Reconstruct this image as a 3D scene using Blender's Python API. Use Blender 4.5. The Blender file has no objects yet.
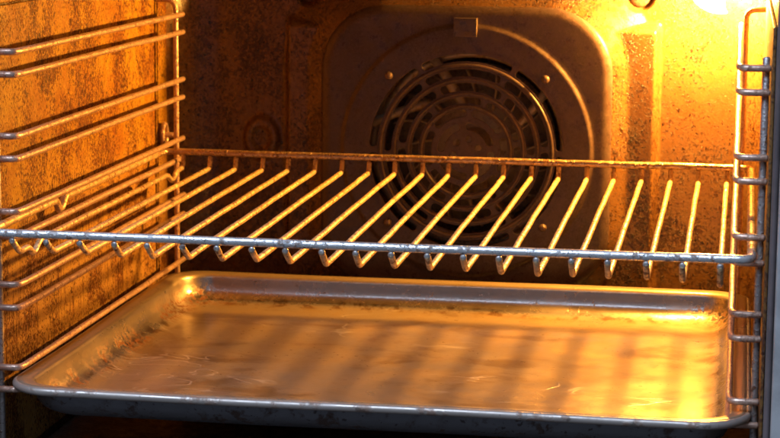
import bpy, bmesh, math, random
from mathutils import Vector, Matrix
random.seed(7)
S = bpy.context.scene
COL = S.collection

# ---------------------------------------------------------------- camera
cam_d = bpy.data.cameras.new('camera')
cam = bpy.data.objects.new('camera', cam_d); COL.objects.link(cam)
CAM = Vector((.2174, -1.2038, .2092)); YAW, PIT, ROL = .1629, -.1568, .0085
F = Vector((-math.sin(YAW)*math.cos(PIT), math.cos(YAW)*math.cos(PIT), math.sin(PIT)))
R = Vector((math.cos(YAW), math.sin(YAW), 0)); U = R.cross(F)
R2 = R*math.cos(ROL)+U*math.sin(ROL); U2 = -R*math.sin(ROL)+U*math.cos(ROL)
m = Matrix((R2, U2, -F)).transposed().to_4x4(); m.translation = CAM
cam.matrix_world = m
cam_d.sensor_width = 36; cam_d.lens = 36*2132/780
cam_d.clip_start = .02; cam_d.clip_end = 50
cam_d.dof.use_dof = True; cam_d.dof.focus_distance = 1.38; cam_d.dof.aperture_fstop = 20
S.camera = cam

# ---------------------------------------------------------------- room light: dim cool daylight from a window behind the camera
W = bpy.data.worlds.new('World'); S.world = W; W.use_nodes = True
W.node_tree.nodes['Background'].inputs[0].default_value = (.55, .62, .80, 1)
W.node_tree.nodes['Background'].inputs[1].default_value = .17
ld = bpy.data.lights.new('window_light', 'AREA'); ld.shape = 'RECTANGLE'; ld.size = 1.5; ld.size_y = 1.1
ld.energy = 62; ld.color = (.60, .75, 1)
lo = bpy.data.objects.new('window_light', ld); COL.objects.link(lo)
lo.location = (-.40, -1.20, 1.75)
lo.rotation_euler = (Vector((0, .1, -.02))-Vector(lo.location)).to_track_quat('-Z', 'Y').to_euler()
LAMP_STRENGTH = 5400; LAMP_COLOR = (1, .435, .062)
LAMP = Vector((.2005, .457, .138))

S.view_settings.view_transform = 'Standard'; S.view_settings.look = 'None'
S.view_settings.exposure = 0; S.view_settings.gamma = 1
S.cycles.use_denoising = True
S.cycles.max_bounces = 10; S.cycles.diffuse_bounces = 6; S.cycles.glossy_bounces = 6
S.cycles.sample_clamp_indirect = 6
S.cycles.caustics_reflective = True; S.cycles.blur_glossy = .6

# ---------------------------------------------------------------- helpers
def obj(name, verts, faces, mat, parent=None, smooth=True, loc=None):
    """one mesh object; verts are in world space, stored relative to the parent Empty"""
    off = Vector(parent.location) if parent is not None else Vector(loc or (0, 0, 0))
    if parent is not None and parent.parent is not None: off = Vector(parent.location)+Vector(parent.parent.location)
    me = bpy.data.meshes.new(name)
    me.from_pydata([tuple(Vector(v)-off) for v in verts], [], faces)
    me.validate(); me.update()
    if smooth: me.polygons.foreach_set('use_smooth', [True]*len(me.polygons))
    if mat: me.materials.append(mat)
    o = bpy.data.objects.new(name, me); COL.objects.link(o)
    if parent is not None: o.parent = parent
    elif loc: o.location = loc
    return o
def thing(name, label, cat, loc, group=None):
    o = bpy.data.objects.new(name, None); COL.objects.link(o); o.location = loc
    o.empty_display_size = .02
    o['label'] = label; o['category'] = cat
    if group: o['group'] = group
    return o
def tag(o, label, cat, group=None):
    o['label'] = label; o['category'] = cat
    if group: o['group'] = group
    return o
def struct(o, label=None):
    o['kind'] = 'structure'
    if label: o['label'] = label
    return o
def fillet(pts, r, n=5):
    pts = [Vector(p) for p in pts]; out = [pts[0]]
    for a, b, c in zip(pts, pts[1:], pts[2:]):
        d1 = (a-b); d2 = (c-b); l = min(r, d1.length*.45, d2.length*.45)
        p0 = b+d1.normalized()*l; p2 = b+d2.normalized()*l
        for k in range(n+1):
            t = k/n; out.append(p0*(1-t)**2+b*2*t*(1-t)+p2*t*t)
    out.append(pts[-1]); return out
def tube(path, r, seg=12, cyclic=False, cap=True):
    """swept round bar: verts, faces"""
    P = [Vector(p) for p in path]; n = len(P); V = []; Fc = []
    T = []
    for i in range(n):
        a = P[(i-1) % n] if (cyclic or i > 0) else P[i]; b = P[(i+1) % n] if (cyclic or i < n-1) else P[i]
        T.append((b-a).normalized())
    up = Vector((0, 0, 1)) if abs(T[0].z) < .9 else Vector((1, 0, 0))
    N = (up-T[0]*up.dot(T[0])).normalized()
    for i in range(n):
        N = (N-T[i]*N.dot(T[i])).normalized(); B = T[i].cross(N)
        rr = r(i/(n-1)) if callable(r) else r
        for k in range(seg):
            a = 2*math.pi*k/seg; V.append(P[i]+N*math.cos(a)*rr+B*math.sin(a)*rr)
    m_ = n if cyclic else n-1
    for i in range(m_):
        for k in range(seg):
            j = (i+1) % n; k2 = (k+1) % seg
            Fc.append((i*seg+k, i*seg+k2, j*seg+k2, j*seg+k))
    if not cyclic and cap:
        for i, sgn in ((0, -1), (n-1, 1)):   # domed ends
            rr = r(i/(n-1)) if callable(r) else r
            base = len(V)
            for k in range(seg): 
                q = V[i*seg+k]; V.append(P[i]+(q-P[i])*.72+T[i]*sgn*rr*.38)
            V.append(P[i]+T[i]*sgn*rr*.5)
            for k in range(seg):
                k2 = (k+1) % seg
                f = (i*seg+k, base+k, base+k2, i*seg+k2); g = (base+k, base+seg, base+k2)
                if sgn < 0: f = f; g = g
                else: f = f[::-1]; g = g[::-1]
                Fc.append(f); Fc.append(g)
    return V, Fc
def resample(path, step):
    P = [Vector(p) for p in path]; out = [P[0]]
    for a, b in zip(P, P[1:]):
        n = max(1, int((b-a).length/step))
        for k in range(1, n+1): out.append(a.lerp(b, k/n))
    return out
def jitter(path, amp, seed):
    from mathutils import noise
    return [p+Vector((noise.noise((p*22)+Vector((seed, 0, 0)))*amp, 0, noise.noise((p*22)+Vector((0, seed, 5)))*amp)) for p in path]
def sstep(a, b, x):
    t = max(0, min(1, (x-a)/(b-a))); return t*t*(3-2*t)
def box(x0, x1, y0, y1, z0, z1):
    v = [(x, y, z) for x in (x0, x1) for y in (y0, y1) for z in (z0, z1)]
    f = [(0, 1, 3, 2), (4, 6, 7, 5), (0, 4, 5, 1), (2, 3, 7, 6), (0, 2, 6, 4), (1, 5, 7, 3)]
    return v, f
def bevel(o, w, seg=2):
    b = o.modifiers.new('bevel', 'BEVEL'); b.width = w; b.segments = seg; b.limit_method = 'ANGLE'; b.angle_limit = math.radians(40); return o

# ---------------------------------------------------------------- materials
class NT:
    def __init__(s, name):
        s.m = bpy.data.materials.new(name); s.m.use_nodes = True
        s.t = s.m.node_tree; s.b = s.t.nodes['Principled BSDF']
        s.co = s.t.nodes.new('ShaderNodeTexCoord').outputs['Object']
    def n(s, typ, **kw):
        x = s.t.nodes.new(typ)
        for k, v in kw.items(): setattr(x, k, v)
        return x
    def link(s, a, b): s.t.links.new(a, b)
    def mapping(s, scale, loc=(0, 0, 0), rot=(0, 0, 0)):
        x = s.n('ShaderNodeMapping'); x.inputs['Scale'].default_value = scale
        x.inputs['Location'].default_value = loc; x.inputs['Rotation'].default_value = rot
        s.link(s.co, x.inputs[0]); return x.outputs[0]
    def noise(s, scale, detail=4, rough=.6, vec=None, dist=0):
        x = s.n('ShaderNodeTexNoise'); x.inputs['Scale'].default_value = scale
        x.inputs['Detail'].default_value = detail; x.inputs['Roughness'].default_value = rough
        x.inputs['Distortion'].default_value = dist
        s.link(vec if vec is not None else s.co, x.inputs['Vector']); return x.outputs['Fac']
    def voro(s, scale, vec=None, feature='F1', out='Distance', rnd=1):
        x = s.n('ShaderNodeTexVoronoi'); x.feature = feature; x.inputs['Scale'].default_value = scale
        x.inputs['Randomness'].default_value = rnd
        s.link(vec if vec is not None else s.co, x.inputs['Vector']); return x.outputs[out]
    def ramp(s, fac, a, b, ca=0, cb=1):
        x = s.n('ShaderNodeMapRange'); x.inputs['From Min'].default_value = a; x.inputs['From Max'].default_value = b
        x.inputs['To Min'].default_value = ca; x.inputs['To Max'].default_value = cb; x.interpolation_type = 'SMOOTHSTEP'
        s.link(fac, x.inputs['Value']); return x.outputs[0]
    def math(s, op, a, b=None):
        x = s.n('ShaderNodeMath', operation=op, use_clamp=False)
        for i, v in enumerate((a, b)):
            if v is None: continue
            if isinstance(v, (int, float)): x.inputs[i].default_value = v
            else: s.link(v, x.inputs[i])
        return x.outputs[0]
    def mix(s, fac, a, b):
        x = s.n('ShaderNodeMix', data_type='RGBA')
        for k, v in ((0, fac), (6, a), (7, b)):
            if isinstance(v, (int, float)): x.inputs[k].default_value = v
            elif isinstance(v, tuple): x.inputs[k].default_value = (*v, 1)
            else: s.link(v, x.inputs[k])
        return x.outputs[2]
    def xyz(s):
        x = s.n('ShaderNodeSeparateXYZ'); s.link(s.co, x.inputs[0]); return x.outputs
    def bump(s, h, strength, dist):
        x = s.n('ShaderNodeBump'); x.inputs['Strength'].default_value = strength; x.inputs['Distance'].default_value = dist
        s.link(h, x.inputs['Height']); s.link(x.outputs[0], s.b.inputs['Normal'])
    def set(s, color=None, rough=None, metal=None, spec=None, coat=None):
        for k, v in (('Base Color', color), ('Roughness', rough), ('Metallic', metal), ('Specular IOR Level', spec), ('Coat Weight', coat)):
            if v is None: continue
            if isinstance(v, (int, float)): s.b.inputs[k].default_value = v
            elif isinstance(v, tuple): s.b.inputs[k].default_value = (*v, 1)
            else: s.link(v, s.b.inputs[k])

def enamel(name, base, dark, rust, speck=1.0, streak=1.0, rough=.42, blotch=1.0, fine=1.0, relief=.5, day_tint=None, spec=.5):
    """old oven enamel: uneven brown baked grease, clustered rust-brown specks, drips running down the lower part"""
    t = NT(name)
    z = t.n('ShaderNodeSeparateXYZ'); g = t.n('ShaderNodeNewGeometry'); t.link(g.outputs['Position'], z.inputs[0]); z = z.outputs[2]
    big = t.ramp(t.noise(16, 5, .65), .38, .64)
    col = t.mix(t.math('MULTIPLY', big, .75*blotch), base, dark)
    mott = t.ramp(t.noise(210*fine, 5, .72), .45, .58)
    col = t.mix(t.math('MULTIPLY', mott, .40*blotch), col, dark)
    low = t.ramp(t.math('ADD', z, t.math('MULTIPLY', t.noise(12, 3, .6), .12)), .085, .015)      # lower wall, for the drips and the daylight tint
    if day_tint: col = t.mix(t.math('MULTIPLY', low, .65), col, day_tint)  # daylight on the lower wall put into the base colour as a paler tan
    clus = t.ramp(t.noise(30, 5, .68, t.mapping((1, 1, .7), (2, 5, 1))), .36, .60)
    clus = t.math('MULTIPLY', clus, t.ramp(t.noise(7, 3, .6, t.mapping((1, 1, .9), (6, 3, 9))), .38, .58, .50, 1.15))
    # drips: noise stretched along z, crisp edges
    drip = t.ramp(t.math('ADD', t.noise(1, 4, .66, t.mapping((360, 360, 34))), t.math('MULTIPLY', low, .05)), .585, .615)
    dm = t.ramp(t.noise(21, 4, .6, t.mapping((1, 1, .55), (8, 2, 4))), .42, .54)
    drip = t.math('MULTIPLY', t.math('MULTIPLY', drip, dm), t.math('ADD', .04, t.math('MULTIPLY', low, .9)))
    col = t.mix(t.math('MULTIPLY', drip, streak), col, rust)
    # specks of burnt fat: the cluster noise moves the threshold, so they crowd together and thin out
    n1 = t.noise(500*fine, 3, .60, t.mapping((1, 1, .85)))
    s1 = t.ramp(t.math('ADD', n1, t.math('MULTIPLY', clus, .16)), .610, .640)
    col = t.mix(t.math('MULTIPLY', s1, .9*speck), col, rust)
    n2 = t.noise(330*fine, 3, .6, t.mapping((1, 1, .75), (3, 1, 2)))
    s2 = t.ramp(t.math('ADD', n2, t.math('MULTIPLY', clus, .08)), .645, .668)
    col = t.mix(t.math('MULTIPLY', s2, .94*speck), col, tuple(k*.42 for k in rust))
    pale = t.ramp(t.noise(760*fine, 2, .5), .60, .68)
    col = t.mix(t.math('MULTIPLY', pale, .5), col, tuple(min(.75, k*1.5+.015) for k in base))
    ro = t.math('ADD', t.ramp(t.noise(120, 3, .6), .3, .7, rough-.10, rough+.14), t.math('MULTIPLY', s1, .12))
    t.set(col, ro, 0, spec)
    h = t.math('ADD', t.math('MULTIPLY', s1, .8), t.math('ADD', t.math('MULTIPLY', s2, 1.0), t.math('MULTIPLY', t.noise(700, 3, .6), .5)))
    t.bump(h, relief, .0006)
    return t.m
M = {}
M['wall'] = enamel('enamel_side', (.20, .10, .025), (.12, .05, .010), (.05, .013, .003))
M['liner'] = enamel('enamel_liner', (.33, .185, .011), (.20, .062, .003), (.070, .009, .0008), 1.0, .9, .5, day_tint=(.34, .20, .065), spec=.22)
M['back'] = enamel('enamel_back', (.128, .066, .024), (.085, .036, .011), (.026, .006, .0012), 1.0, .15, .25, .7, 1.25)
M['cover'] = enamel('enamel_cover', (.066, .043, .041), (.045, .026, .023), (.028, .012, .009), .5, 0, .34, 1.0, 1.2, .15)
M['dark'] = enamel('enamel_dark', (.06, .045, .04), (.03, .02, .016), (.03, .012, .006), .6, .3, .45)

def steel(name, base=(.62, .61, .60), grime=(.16, .075, .03), amount=.5, rough=.28, metal=.9, scale=260, light=None):
    t = NT(name)
    g = t.ramp(t.noise(scale, 4, .65), .50, .63)
    gm = t.ramp(t.noise(48, 4, .6), .40, .56, .10, 1)
    g = t.math('MULTIPLY', t.math('MULTIPLY', g, gm), amount)
    col = t.mix(g, base, grime)
    d = t.math('MULTIPLY', t.ramp(t.noise(scale*2.2, 2, .5), .64, .70), min(1, amount*.8))
    col = t.mix(d, col, (.03, .015, .01))
    if light:
        l = t.ramp(t.noise(scale*.8, 3, .6, t.mapping((1, 1, 1), (5, 3, 1))), .52, .64)
        col = t.mix(t.math('MULTIPLY', l, .7), col, light)
    ro = t.math('ADD', t.ramp(t.noise(scale*.6, 3, .6), .3, .7, rough-.08, rough+.12), t.math('MULTIPLY', g, .3))
    me = t.math('SUBTRACT', metal, t.math('MULTIPLY', g, metal*.8))
    t.set(col, ro, me, .5)
    t.bump(t.math('ADD', t.math('MULTIPLY', g, 1.0), t.math('MULTIPLY', t.noise(scale*1.6, 3, .6), .6)), .7, .0005)
    return t.m
M['bar'] = steel('chrome_front_bar', (.66, .66, .66), (.16, .08, .04), .85, .28, .70)
M['wire'] = steel('baked_wire', (.58, .41, .22), (.15, .038, .009), 1.2, .34, .55, 270, (.86, .68, .40))
M['rear'] = steel('burnt_bar', (.46, .30, .17), (.10, .035, .012), .9, .28, .75, 300, (.62, .45, .28))
M['rail'] = steel('rail_steel', (.50, .33, .25), (.18, .055, .018), .8, .34, .6, 420, (.66, .47, .36))
M['post'] = steel('post_steel', (.40, .37, .35), (.12, .055, .03), 1.0, .34, .7, 300)
M['rivet'] = steel('rivet_steel', (.12, .08, .07), (.06, .03, .015), .6, .35, .4)
M['element'] = steel('element_steel', (.58, .46, .30), (.18, .10, .05), .6, .36, .4)
M['clip'] = steel('clip_steel', (.10, .07, .06), (.06, .03, .015), .5, .32, .45)

def tray_mat():
    t = NT('tray_metal')
    x, y, z = t.xyz()
    floor = t.ramp(z, .0022, .0055, 1, 0)
    base = t.mix(t.ramp(t.noise(9, 4, .6), .3, .7), (.48, .46, .44), (.39, .35, .31))
    scr = t.noise(1, 3, .7, t.mapping((60, 900, 60)))                    # wiping scratches along x
    base = t.mix(t.ramp(scr, .45, .75, 0, .30), base, (.56, .53, .48))
    film = t.ramp(t.noise(24, 5, .62, None, 1.2), .46, .64)              # thin brown grease film, thickest on the floor
    left = t.ramp(x, -.160, -.195)
    grease = t.math('MAXIMUM', t.math('MULTIPLY', t.math('MULTIPLY', left, t.ramp(y, .15, .10)), .38), t.math('MAXIMUM', t.math('MULTIPLY', t.ramp(z, .0195, .0225), .7), t.math('MULTIPLY', floor, t.ramp(t.noise(30, 5, .65), .35, .65, .70, .95))))
    base = t.mix(t.math('MULTIPLY', grease, .88), base, (.30, .192, .070))
    st = t.ramp(t.noise(13, 5, .68, t.mapping((1, 1.6, 1), (3, 7, 0)), .8), .50, .66)              # baked-on oil in uneven patches
    base = t.mix(t.math('MULTIPLY', t.math('MULTIPLY', st, floor), .55), base, (.15, .075, .022))
    edge = t.math('MULTIPLY', t.ramp(z, .0010, .0028), t.ramp(z, .0085, .0045))                   # crust gathered in the cove
    crust = t.math('MULTIPLY', edge, t.ramp(t.noise(60, 5, .72), .50, .60))
    base = t.mix(t.math('MULTIPLY', crust, .75), base, (.11, .045, .012))
    # dried water marks: thin pale contour lines of a distorted noise, in patches
    n = t.noise(15, 2, .5, t.mapping((1, 2.0, 1)), 1.1)
    line = t.ramp(t.math('ABSOLUTE', t.math('SUBTRACT', n, .55)), .005, .020, 1, 0)
    lm = t.ramp(t.math('SUBTRACT', t.noise(10, 3, .5, t.mapping((1, 1, 1), (4, 2, 0))), t.math('MULTIPLY', x, .55)), .55, .62)
    line = t.math('MULTIPLY', t.math('MULTIPLY', line, lm), t.ramp(z, .004, .008, 1, .1))
    base = t.mix(t.math('MULTIPLY', line, .36), base, (.80, .74, .64))
    # rust and burnt fat clotted on the left side and in the right rear corner
    side = t.math('MULTIPLY', t.ramp(z, .0014, .0035), t.ramp(z, .020, .008))
    cl = t.ramp(t.noise(260, 5, .70), .49, .55)
    rc = t.math('MULTIPLY', t.ramp(x, .16, .20), t.ramp(y, .13, .18))
    pm = t.ramp(t.noise(17, 3, .6, t.mapping((1, 1, .3), (1.3, .4, 0))), .42, .50)
    rust = t.math('MULTIPLY', t.math('MULTIPLY', cl, side), t.math('MULTIPLY', pm, t.math('MAXIMUM', left, t.math('MAXIMUM', rc, .05))))
    base = t.mix(t.math('MULTIPLY', rust, .92), base, (.21, .065, .007))
    blk = t.math('MULTIPLY', t.ramp(t.noise(230, 4, .65, t.mapping((1, 1, 1), (7, 1, 3))), .63, .69), t.ramp(t.noise(18, 3, .5), .43, .58, .12, 1))
    base = t.mix(t.math('MULTIPLY', blk, .85), base, (.05, .022, .01))
    dirt = t.math('MAXIMUM', rust, t.math('MULTIPLY', blk, .9))
    ro = t.math('ADD', t.ramp(t.noise(20, 4, .6), .3, .7, .20, .30), t.math('ADD', t.math('MULTIPLY', dirt, .3), t.math('MULTIPLY', grease, .10)))
    me = t.math('SUBTRACT', t.math('SUBTRACT', .96, t.math('MULTIPLY', grease, .50)), t.math('MULTIPLY', dirt, .30))
    t.set(base, ro, me, .5)
    h = t.math('ADD', t.math('MULTIPLY', t.noise(9, 2, .5), .45), t.math('ADD', t.math('MULTIPLY', dirt, .22), t.math('ADD', t.math('MULTIPLY', line, .35), t.math('MULTIPLY', t.noise(500, 2, .6), .22))))
    t.bump(h, .45, .0008)
    return t.m
M['tray'] = tray_mat()
M['rim'] = steel('tray_rim_metal', (.38, .33, .29), (.17, .06, .02), .60, .40, .55, 75)
M['under'] = steel('tray_underside', (.17, .17, .18), (.07, .035, .02), .9, .42, .7, 120)
def flat(name, c, r=.5, metal=0):
    t = NT(name); t.set(t.mix(t.ramp(t.noise(60, 4, .6), .3, .7), c, tuple(k*.7 for k in c)), r, metal); return t.m
M['frame'] = flat('frame_enamel', (.36, .355, .35), .4)
M['white'] = flat('glow_dish_white', (.80, .78, .72), .35)
M['gasket'] = flat('gasket_fibre', (.13, .10, .10), .9)
t = NT('lamp_glow'); t.b.inputs['Emission Color'].default_value = (*LAMP_COLOR, 1); t.b.inputs['Emission Strength'].default_value = LAMP_STRENGTH
t.set((.8, .8, .8), .3); M['glow'] = t.m

# ---------------------------------------------------------------- the oven cavity
YB = .478            # outer part of the back wall
XW = .2365           # right side wall
XL = .2385           # left side wall
ZT, ZB = .21, -.165
RC = .040            # rounded rear corners
def side_wall(s):
    X = XL if s < 0 else XW
    prof = [(s*X, -.004), (s*X, .1), (s*X, .25), (s*X, YB-RC)]
    for k in range(1, 33):
        a = math.pi/2*k/32; prof.append((s*(X-RC+RC*math.cos(a)), YB-RC+RC*math.sin(a)))
    zs = [ZB, -.05, .05, .13, ZT]
    V = [(x, y, z) for x, y in prof for z in zs]; n = len(zs); Fc = []
    for i in range(len(prof)-1):
        for j in range(n-1):
            f = (i*n+j, (i+1)*n+j, (i+1)*n+j+1, i*n+j+1); Fc.append(f if s < 0 else f[::-1])
    o = obj('left_wall' if s < 0 else 'right_wall', V, Fc, M['back']); struct(o)
    return o
side_wall(-1); side_wall(1)

# back wall: stamped sheet with a sunk channel round the fan cover, a step across it and round pressings
CX = .0056; FZ = 0.0; PX = CX-.0018    # fan axis, middle of the cover plate
HX, HZ, RR = .1092, .1078, .046       # flat plate the fan cover sits on
def sd(x, z, off=0):
    qx, qz = abs(x)-(HX-RR), abs(z)-(HZ-RR)
    return math.hypot(max(qx, 0), max(qz, 0))+min(max(qx, qz), 0)-RR-off
PLAT = .0255
def back_h(x, z):
    """how far the stamped sheet stands forward of YB: a lower tier, a sloped plateau on it, round pressings"""
    dx = abs(x-CX)
    tier = .0150*(1-sstep(.1448, .1502, dx))*(1-sstep(.0945, .1035, z))
    q = sd(x-PX, z-FZ)
    plat = PLAT*(1-max(0, min(1, (q-.0008)/.041)))
    h = max(tier, plat)
    d = tier-plat
    if abs(d) < .0012 and q > .004: h += (.0012-abs(d))**2/.0048          # small fillet where the two meet
    for sx in (-1, 1):
        r = math.hypot(x-(CX+sx*.1315), z-.1225); h += -.005*(1-sstep(.0095, .0125, r))
    r = math.hypot(x+.1649, (z-.003)*.8); h += .0050*(1-sstep(.0115, .0165, r)) - .0040*(1-sstep(.005, .0095, r))   # pressed boss
    return h
nx, nz = 320, 300
xs = [-(XL-RC)+(XW+XL-2*RC)*i/nx for i in range(nx+1)]; zs = [ZB+(ZT-ZB)*j/nz for j in range(nz+1)]
HOLE = .0815
V = [(x, YB-back_h(x, z), z) for x in xs for z in zs]; Fc = []
for i in range(nx):
    for j in range(nz):
        if math.hypot((xs[i]+xs[i+1])/2-CX, (zs[j]+zs[j+1])/2-FZ) < .090: continue
        a = i*(nz+1)+j; Fc.append((a, a+nz+1, a+nz+2, a+1))
bw = struct(obj('back_wall', V, Fc, M['back']))
for sx in (-1, 1):
    V = []; Fc = []; c = Vector((CX+sx*.1315, YB-back_h(CX+sx*.1315, .1225)+.0002, .1225)); n = 20
    rows = [(.0085, 0), (.0085, .0022), (.0078, .0032), (.006, .0038), (.003, .0041)]
    for r, h in rows:
        for k in range(n): V.append(c+Vector((r*math.cos(2*math.pi*k/n), -h, r*math.sin(2*math.pi*k/n))))
    V.append(c+Vector((0, -.0042, 0)))
    for i in range(len(rows)-1):
        for k in range(n): Fc.append((i*n+k, i*n+(k+1) % n, (i+1)*n+(k+1) % n, (i+1)*n+k))
    i = len(rows)-1
    for k in range(n): Fc.append((i*n+k, i*n+(k+1) % n, len(V)-1))
    obj('screw_cap', V, Fc, M['rivet'], bw)

v, f = box(-XL, XW, -.004, YB+.02, ZB-.004, ZB); struct(obj('floor', v, f, M['dark'], smooth=False))
v, f = box(-XL, XW, -.004, YB+.02, ZT, ZT+.004); struct(obj('ceiling', v, f, M['dark'], smooth=False))
# front frame round the opening
V = []; Fc = []
def rrect(hx, z0, z1, y, r, n=6, x_mid=0):
    out = []
    for cx, cz, a0 in ((x_mid+hx-r, z1-r, 0), (x_mid-hx+r, z1-r, 90), (x_mid-hx+r, z0+r, 180), (x_mid+hx-r, z0+r, 270)):
        for k in range(n+1):
            a = math.radians(a0+90*k/n); out.append((cx+r*math.cos(a), y, cz+r*math.sin(a)))
    return out
def loft(loops, close=True):
    V = [v for l in loops for v in l]; n = len(loops[0]); Fc = []
    for i in range(len(loops)-1):
        for k in range(n): Fc.append((i*n+k, i*n+(k+1) % n, (i+1)*n+(k+1) % n, (i+1)*n+k))
    return V, Fc
v, f = loft([rrect(XW+.0040, ZB-.006, ZT+.006, .012, .012), rrect(XW+.0040, ZB-.006, ZT+.006, -.012, .012), rrect(XW+.0055, ZB-.009, ZT+.009, -.0135, .015), rrect(XW+.05, ZB-.05, ZT+.05, -.0135, .02), rrect(XW+.05, ZB-.05, ZT+.05, .012, .02)])
struct(obj('front_frame', v, f, M['frame']))
v, f = loft([rrect(XW+.0038, ZB-.0055, ZT+.0055, .002, .012), rrect(XW+.0034, ZB-.005, ZT+.005, -.007, .012), rrect(XW+.0015, ZB-.002, ZT+.002, -.009, .012), rrect(XW+.0002, ZB, ZT, -.006, .012), rrect(XW+.0003, ZB, ZT, .002, .012)])
g = obj('door_gasket', v, f, M['gasket']); tag(g, 'dark fibre door gasket lining the front edge of the oven opening', 'gasket')

# liner plate on the left wall with its narrow rear strip
def plate(name, x0, x1, y0, y1, z0, z1, mat, parent):
    v, f = box(x0, x1, y0, y1, z0, z1); return bevel(obj(name, v, f, mat, parent, smooth=False), .0006)
lp = thing('liner_panel', 'large rust-speckled liner panel on the left oven wall behind the side rail', 'panel', (-XL, .2, -.16))
plate('plate', -XL+.0003, -.2365, .0, .4205, -.158, .1315, M['liner'], lp)
plate('rear_strip', -XL+.0003, -.2365, .4240, .4490, -.158, .126, M['liner'], lp)
plate('top_strip', -XL+.0003, -.2369, .0, .4205, .1328, .200, M['liner'], lp)
rp = thing('liner_panel', 'liner panel on the right oven wall beside the lamp', 'panel', (XW, .2, -.16))
plate('plate', .2343, XW-.0003, .0, .4135, -.158, .1315, M['wall'], rp)
plate('rear_strip', .2343, XW-.0003, .4165, .4365, -.158, .128, M['wall'], rp)

# mounting studs for the side rails
def stud(s, label):
    o = thing('mounting_stud', label, 'stud', (s*XL, .4265, .0095))
    c = Vector((s*XL, .4265, .0095)); d = Vector((-s, 0, 0))
    ring = []
    for k in range(24):
        a = 2*math.pi*k/24; ring.append(c+d*.006+Vector((0, .0065*math.cos(a), .0085*math.sin(a))))
    v, f = tube(ring, .0020, 10, True); obj('collar', v, f, M['rail'], o)
    v, f = tube([c, c+d*.004, c+d*.014], .0022, 12); obj('pin', v, f, M['rail'], o)
    n = 20; V = []; rows = [(.0075, 0), (.0075, .003), (.006, .0055), (.004, .0058)]
    for r, h in rows:
        for k in range(n): V.append(c+d*h+Vector((0, r*math.cos(2*math.pi*k/n), r*1.25*math.sin(2*math.pi*k/n))))
    V.append(c+d*.0058); Fc = []
    for i in range(3):
        for k in range(n): Fc.append((i*n+k, i*n+(k+1) % n, (i+1)*n+(k+1) % n, (i+1)*n+k))
    for k in range(n): Fc.append((3*n+k, 3*n+(k+1) % n, 4*n))
    obj('base', V, Fc, M['wall'], o)
stud(-1, 'ringed metal stud on the left wall next to the rear post')

# ---------------------------------------------------------------- fan housing, fan, heating element
YP = YB-PLAT-.0011            # face of the fan cover
c0 = Vector((CX, 0, FZ))
def ringpts(r, y, n=64): return [(CX+r*math.cos(2*math.pi*k/n), y, FZ+r*math.sin(2*math.pi*k/n)) for k in range(n)]
v, f = loft([ringpts(.0935, YB+.004), ringpts(.0935, YB+.045), ringpts(.06, YB+.047), ringpts(.004, YB+.047)])
struct(obj('fan_housing', v, [q[::-1] for q in f], M['wall']))
fan = thing('fan', 'round bladed fan behind the slotted grille in the back wall', 'fan', (CX, YB+.04, FZ))
v, f = loft([ringpts(.0005, YB+.006, 32), ringpts(.010, YB+.006, 32), ringpts(.013, YB+.009, 32), ringpts(.013, YB+.03, 32)]); obj('hub', v, f, M['element'], fan)
v, f = loft([ringpts(.013, YB+.030, 48), ringpts(.066, YB+.032, 48), ringpts(.066, YB+.033, 48), ringpts(.013, YB+.031, 48)]); obj('back_disc', v, f, M['element'], fan)
for k in range(16):
    a = 2*math.pi*k/16; V = []
    for r, tw in ((.032, -.10), (.045, -.03), (.058, .06), (.066, .14)):
        for y in (YB+.010, YB+.030):
            for dt in (-.0006, .0006):
                V.append((CX+r*math.cos(a+tw)+dt*-math.sin(a), y, FZ+r*math.sin(a+tw)+dt*math.cos(a)))
    Fc = []
    for i in range(3):
        b = i*4
        Fc += [(b, b+2, b+6, b+4), (b+1, b+5, b+7, b+3), (b, b+4, b+5, b+1), (b+2, b+3, b+7, b+6)]
    Fc += [(0, 1, 3, 2), (12, 14, 15, 13)]
    obj('blade', V, Fc, M['element'], fan)
he = thing('heating_element', 'ring shaped heating element tube around the fan behind the grille', 'heater', (CX, YB+.02, FZ))
for r, y in ((.0745, YB+.010), (.0815, YB+.020)):
    v, f = tube(ringpts(r, y, 72), .0032, 10, True); obj('coil', v, f, M['element'], he)
v, f = tube([(CX-.036, YB+.0035, .078), (CX-.02, YB+.0025, .055), (CX-.004, YB+.004, .030)], .0042, 10); obj('bracket', v, f, M['element'], he)
v, f = tube([(CX+.062, YB+.0035, .05), (CX+.05, YB+.003, .032), (CX+.036, YB+.004, .016)], .0036, 10); obj('bracket', v, f, M['element'], he)
v, f = tube([(CX-.08, YB+.0035, .018), (CX-.055, YB+.003, .028), (CX-.036, YB+.004, .034)], .0036, 10); obj('bracket', v, f, M['element'], he)

# ---------------------------------------------------------------- fan cover
fc = thing('fan_cover', 'dark stamped fan cover with round slotted grille on the oven back wall', 'fan cover', (CX, YB, -.13))
NA = 144
ANG = [2*math.pi*k/NA for k in range(NA)]
def pr(off, y):
    out = []
    for a in ANG:
        lo, hi = .05, .25
        for _ in range(30):
            md = (lo+hi)/2
            if sd(md*math.cos(a), md*math.sin(a), off) < 0: lo = md
            else: hi = md
        out.append((PX+lo*math.cos(a), y, FZ+lo*math.sin(a)))
    return out
loops = []
for off, dy in ((.0062, -.0052), (.0060, -.0038), (.0046, -.0024), (.0032, -.0015), (.0018, -.0008), (.0004, -.0003), (-.0012, -.0001), (-.0028, 0)):
    loops.append(pr(off, YP-dy))
def circ(r, y): return [(CX+r*math.cos(a), y, FZ+r*math.sin(a)) for a in ANG]
for r, dy in ((.1034, 0), (.1012, 0), (.1004, .0002), (.0994, .0010), (.0982, .0018), (.0973, .0021), (.0964, .0021), (.0930, .0021), (.0860, .0021), (HOLE, .0021)):
    loops.append(circ(r, YP-dy))
v, f = loft(loops)
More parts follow.
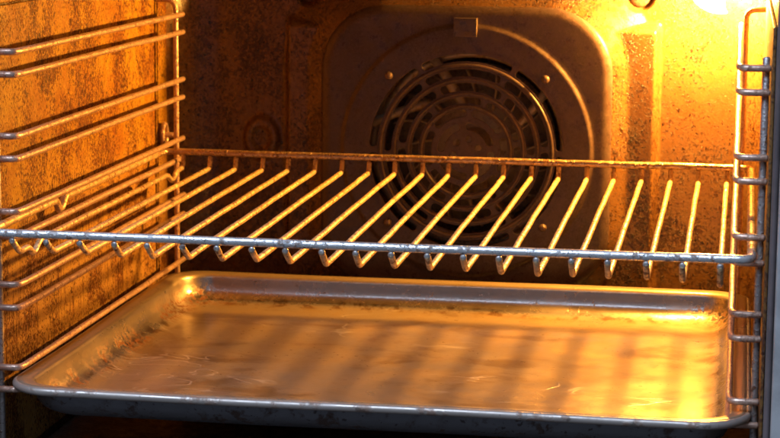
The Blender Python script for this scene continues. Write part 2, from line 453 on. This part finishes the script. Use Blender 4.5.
pn = obj('panel', v, [q[::-1] for q in f], M['cover'], fc)
YG = YP-.0021
# grille: flat disc with slots, made as a filled 2D curve then turned to mesh
cu = bpy.data.curves.new('grille', 'CURVE'); cu.dimensions = '2D'; cu.fill_mode = 'BOTH'; cu.extrude = .0003; cu.bevel_depth = .0006; cu.bevel_resolution = 2
def spl(pts):
    s = cu.splines.new('POLY'); s.points.add(len(pts)-1); s.use_cyclic_u = True
    for p, q in zip(s.points, pts): p.co = (q[0], q[1], 0, 1)
spl([((HOLE+.0025)*math.cos(2*math.pi*k/120), (HOLE+.0025)*math.sin(2*math.pi*k/120)) for k in range(120)])
SL = [(.0704, .0775), (.0588, .0657), (.0474, .0549), (.0375, .0437), (.0272, .0337), (.0168, .0232)]
for ri, (ra, rb) in enumerate(SL):
    nsl = 6 if ri < 5 else 4
    rm = (ra+rb)/2; w = (rb-ra)/2
    twist = math.radians([0, 3, -4, 10, 26, 8][ri])
    for q in range(nsl):
        a0 = 2*math.pi*q/nsl+twist+(.0024)/rm+w*.55/rm; a1 = 2*math.pi*(q+1)/nsl+twist-(.0024)/rm-w*.55/rm
        pts = []
        N_ = 26
        for k in range(N_+1): a = a0+(a1-a0)*k/N_; pts.append((rb*math.cos(a), rb*math.sin(a)))
        for k in range(1, 6):
            th = math.pi*k/6; rr = rm+w*math.cos(th); aa = a1+w*.75*math.sin(th)/rm; pts.append((rr*math.cos(aa), rr*math.sin(aa)))
        for k in range(N_+1): a = a1+(a0-a1)*k/N_; pts.append((ra*math.cos(a), ra*math.sin(a)))
        for k in range(1, 6):
            th = math.pi*k/6; rr = rm-w*math.cos(th); aa = a0-w*.75*math.sin(th)/rm; pts.append((rr*math.cos(aa), rr*math.sin(aa)))
        spl(pts)
for q in range(6):
    a = 2*math.pi*q/6+.3; pts = [(.0102*math.cos(a)+.0030*math.cos(2*math.pi*k/14), .0102*math.sin(a)+.0030*math.sin(2*math.pi*k/14)) for k in range(14)]; spl(pts)
co = bpy.data.objects.new('tmp', cu); COL.objects.link(co)
bpy.context.view_layer.update()
me = bpy.data.meshes.new_from_object(co.evaluated_get(bpy.context.evaluated_depsgraph_get()))
bpy.data.objects.remove(co)
me.transform(Matrix.Translation((0, YG+.0011-fc.location.y, FZ-fc.location.z)) @ Matrix.Rotation(math.radians(90), 4, 'X'))
me.name = 'grille'; me.materials.clear(); me.materials.append(M['cover'])
gr = bpy.data.objects.new('grille', me); COL.objects.link(gr); gr.parent = fc
for ra, rb in ((.0657, .0704), (.0549, .0588), (.0437, .0474), (.0337, .0375)):
    v, f = tube(ringpts((ra+rb)/2, YG-.0004, 96), (rb-ra)/2*.66, 10, True); obj('grille_ring', v, f, M['cover'], fc)
for sx, sz in ((1, 1), (-1, 1), (1, -1), (-1, -1)):
    V = []; n = 16; c = Vector((CX+sx*.0618, YG, FZ+sz*.0585)); rows = [(.0032, -.0005), (.0032, .0012), (.0026, .0022), (.0014, .0028)]
    for r, h in rows:
        for k in range(n): V.append(c+Vector((r*math.cos(2*math.pi*k/n), -h, r*math.sin(2*math.pi*k/n))))
    V.append(c+Vector((0, -.003, 0))); Fc = []
    for i in range(3):
        for k in range(n): Fc.append((i*n+k, i*n+(k+1) % n, (i+1)*n+(k+1) % n, (i+1)*n+k))
    for k in range(n): Fc.append((3*n+k, 3*n+(k+1) % n, 4*n))
    obj('rivet', V, Fc, M['rivet'], fc)
# retaining clip over the top of the ring: a folded tab with two cheeks
V = []; x0, x1, zt, zb = CX-.0105, CX+.0078, .1050, .0905
def addbox(V, Fc, *a):
    v, f = box(*a); b = len(V); V += v; Fc += [tuple(i+b for i in q) for q in f]
V = []; Fc = []
addbox(V, Fc, x0, x1, YP-.0062, YP-.0052, zb, zt-.0011)
addbox(V, Fc, x0, x1, YP-.0062, YP+.001, zt-.0010, zt)
addbox(V, Fc, x0, x0+.001, YP-.0051, YP+.001, zb+.003, zt-.0011)
addbox(V, Fc, x1-.001, x1, YP-.0051, YP+.001, zb+.003, zt-.0011)
bevel(obj('clip', V, Fc, M['clip'], fc, smooth=False), .0003)

# ---------------------------------------------------------------- oven lamp: bare bulb in a collar, top right of the back wall
ol = thing('oven_lamp', 'glaring oven lamp with an added white dish standing in for its glowing glass cover, at the top right of the back wall', 'lamp', (LAMP.x, YB, LAMP.z))
n = 32; lx = LAMP.x
def lathe(name, prof, mat):
    V = [(lx+r*math.cos(2*math.pi*k/n), YB+y, LAMP.z+r*math.sin(2*math.pi*k/n)) for r, y in prof for k in range(n)]
    Fc = [(i*n+k, i*n+(k+1) % n, (i+1)*n+(k+1) % n, (i+1)*n+k) for i in range(len(prof)-1) for k in range(n)]
    return obj(name, V, Fc, mat, ol)
lathe('glow_dish', [(.0290, .0005), (.0284, -.0006), (.0275, -.0010), (.0265, -.0009), (.0235, -.0006), (.018, -.0005), (.010, -.0005)], M['white'])  # white dish, added to burn out in place of the glowing glass cover
lathe('collar', [(.0115, .000), (.0112, -.0060), (.0095, -.0070), (.0090, -.0105), (.0085, -.0125)], M['clip'])
lathe('bulb', [(.0060, -.0120), (.0085, -.0155), (.0105, -.0205), (.0110, -.0250), (.0100, -.0305), (.0072, -.0340), (.0035, -.0355), (.0005, -.0360)], M['glow'])

# ---------------------------------------------------------------- side rails (wire ladders)
ZR = [.1057, .0919, .0543, .0404, .0078, -.0074, -.0377, -.0522, -.0898, -.1039]
def side_rail(s, label):
    t = thing('side_rail', label, 'oven rail', ((-.2308 if s < 0 else .2315), .2, -.150), 'wire side rails of the oven')
    yf, yr = .0357, .4165; xp = -.2308 if s < 0 else .2315
    v, f = tube([(xp, yf, -.150), (xp, yf, 0), (xp, yf, ZR[0]+.0055)], .0022, 14); obj('front_post', v, f, M['post'], t)
    top = .1165
    p = fillet([(s*.2200, yr, -.150), (s*.2200, yr, 0), (s*.2200, yr, top), ((-.2365 if s < 0 else .2340), yr-.001, top+.001)], .008)
    v, f = tube(resample(p, .03), .0021, 14); obj('rear_post', v, f, M['rail'], t)
    for i, z in enumerate(ZR):
        xr = s*.2165
        p = fillet([(xp+s*.0018, yf-.0045, z), (xr+s*.001, yf-.0045, z), (xr, yf+.006, z), (xr, .22, z), (xr, .4246+random.uniform(-.002, .002), z+random.uniform(-.0006, .0006))], .005)
        p = jitter(resample(p, .012), .0003, i*3.1+s)
        v, f = tube(p, .0021, 12); obj('rung', v, f, M['rail'], t)
side_rail(-1, 'wire ladder side rail along the left wall, orange-lit and speckled')
side_rail(1, 'wire ladder side rail at the right edge, glaring beside the lamp')

# ---------------------------------------------------------------- wire shelf
sh = thing('wire_shelf', 'chrome wire oven shelf with orange-baked bars above the baking tray', 'oven rack', (0, .2, -.012))
L, W2 = .398, .2268
WL = .2255
def notch(s, y):   # V-shaped stop pressed into the side bar
    W2 = globals()['W2'] if s > 0 else WL
    return [(s*W2, y+.011, 0), (s*W2, y+.004, -.0065), (s*W2, y-.001, -.0075), (s*W2, y-.008, 0)]
RB = .0026
def frame_bar(name, pts, r, mat, fr=.009):
    v, f = tube(jitter(resample(fillet(pts, fr), .012), .0005, len(name)), r, 14); return obj(name, v, f, mat, sh)
frame_bar('front_bar', [(-WL, .018, 0), (-WL, 0, 0), (0, 0, -.0004), (W2, 0, 0), (W2, .018, 0)], RB, M['bar'])
frame_bar('rear_bar', [(-WL, L-.018, 0), (-WL, L, 0), (0, L, 0), (W2, L, 0), (W2, L-.018, 0)], RB, M['rear'])
for s in (-1, 1):
    n_ = notch(s, .140)
    ws = W2 if s > 0 else WL; pts = [(s*ws, .0182, 0)]+n_[::-1]+[(s*ws, L-.0182, 0)]
    v, f = tube(resample(fillet(pts, .003, 3), .012), RB, 12); obj('side_bar', v, f, M['wire'], sh)
for i in range(21):
    x = (i-10)*.0209+random.uniform(-.0005, .0005)
    lo_ = -.0125-.0028*(i/20)+random.uniform(-.0006, .0006)
    if i in (0, 20):
        k = .004 if i == 20 else 0
        pts = [(x, -.0006, -.0048), (x, .0125, -.0135-k), (x, .0285, -.0128-k), (x, .0375, -.0192-k), (x, .050, -.0120), (x, .20, -.0120), (x, .349, -.0118), (x, .3625, -.0190), (x, .374, -.0122), (x, L-.0035, -.0118), (x, L-.0005, -.0035)]
        fr = .004
    else:
        pts = [(x, -.0006, -.0048), (x, .0125+random.uniform(-.001, .001), lo_), (x, .20, -.0122), (x, L-.0035+random.uniform(-.001, .001), -.0118), (x, L-.0005, -.0035)]
        fr = .0028
    p = resample(fillet(pts, fr, 4), .014)
    v, f = tube(jitter(p, .0003, i*1.7), .0019, 10)
    w = obj('wire', v, f, M['wire'], sh)
    c = Vector((x, -.0012, -.0046)); V = []; n = 10; rows = [(.0017, .0018), (.0020, .0006), (.0019, -.0002), (.0012, -.0006)]
    for r, h in rows:
        for k in range(n): V.append(c+Vector((r*math.cos(2*math.pi*k/n), h, r*math.sin(2*math.pi*k/n))))
    V.append(c+Vector((0, -.0007, 0)))
    Fc = [(a*n+k, a*n+(k+1) % n, (a+1)*n+(k+1) % n, (a+1)*n+k) for a in range(3) for k in range(n)]+[(3*n+k, 3*n+(k+1) % n, 4*n) for k in range(n)]
    obj('daylit_end', V, Fc, M['post'], w)  # separate greyer dome; the daylight on the wire end is put into its colour

# ---------------------------------------------------------------- baking tray
TX0, TX1, TY0, TY1, TZ = -.2205, .2290, .005, .4105, -.0986
tr = thing('baking_tray', 'shallow stained metal baking tray with rolled rim below the wire shelf', 'baking tray', ((TX0+TX1)/2, .2, TZ-.021))
def trrect(off, r, z, n=12, sub=10):
    x0, x1, y0, y1 = TX0+off, TX1-off, TY0+off, TY1-off; out = []
    cs = ((x1-r, y1-r, 0), (x0+r, y1-r, 90), (x0+r, y0+r, 180), (x1-r, y0+r, 270))
    for ci, (cx, cy, a0) in enumerate(cs):
        for k in range(n+1):
            a = math.radians(a0+90*k/n); out.append(Vector((cx+r*math.cos(a), cy+r*math.sin(a), z)))
        nx_ = cs[(ci+1) % 4]; a = math.radians(a0+90); p = out[-1]
        q = Vector((nx_[0]+r*math.cos(math.radians(nx_[2])), nx_[1]+r*math.sin(math.radians(nx_[2])), z))
        for k in range(1, sub): out.append(p.lerp(q, k/sub))
    return out
prof = [(.0015, .0026), (.0050, .0025), (.0090, .0022), (.0106, .0012), (.0114, -.0010), (.0121, -.0050), (.0132, -.0096), (.0150, -.0130), (.0180, -.0156), (.0215, -.0174), (.0255, -.0188), (.0300, -.0196), (.0345, -.0200), (.05, -.0200), (.09, -.0201)]
RO = .030
loops = []
for o_, z in prof:
    r = max(.010, RO-o_*.55); loops.append(trrect(o_, r, TZ+z))
from mathutils import noise as mn
def warp(p):
    return Vector((p.x, p.y, p.z+.0010*mn.noise(Vector((p.x*7, p.y*7, .3)))))
loops = [[warp(p) for p in l] for l in loops]
V, Fc = loft(loops)
# floor centre
ctr = []
for t_ in (.7, .4, .1):
    ctr.append([warp(Vector((TX0+TX1, TY0+TY1, 0))*.5*(1-t_)+Vector((p.x, p.y, 0))*t_+Vector((0, 0, TZ-.0201))) for p in trrect(.09, .010, 0)])
V, Fc = loft(loops+ctr)
n = len(loops[0]); Fc.append(tuple(range(len(V)-n, len(V))))
pan = obj('pan', V, Fc, M['tray'], tr)
sol = pan.modifiers.new('thick', 'SOLIDIFY'); sol.thickness = .0009; sol.offset = -1; pan.data.materials.append(M['under']); sol.material_offset = 1; sol.material_offset_rim = 1
bead = [warp(p+Vector((0, 0, .0))) for p in trrect(.0015, RO-.001, TZ)]
v, f = tube(bead, .0026, 14, True); obj('rim', v, f, M['rim'], tr)
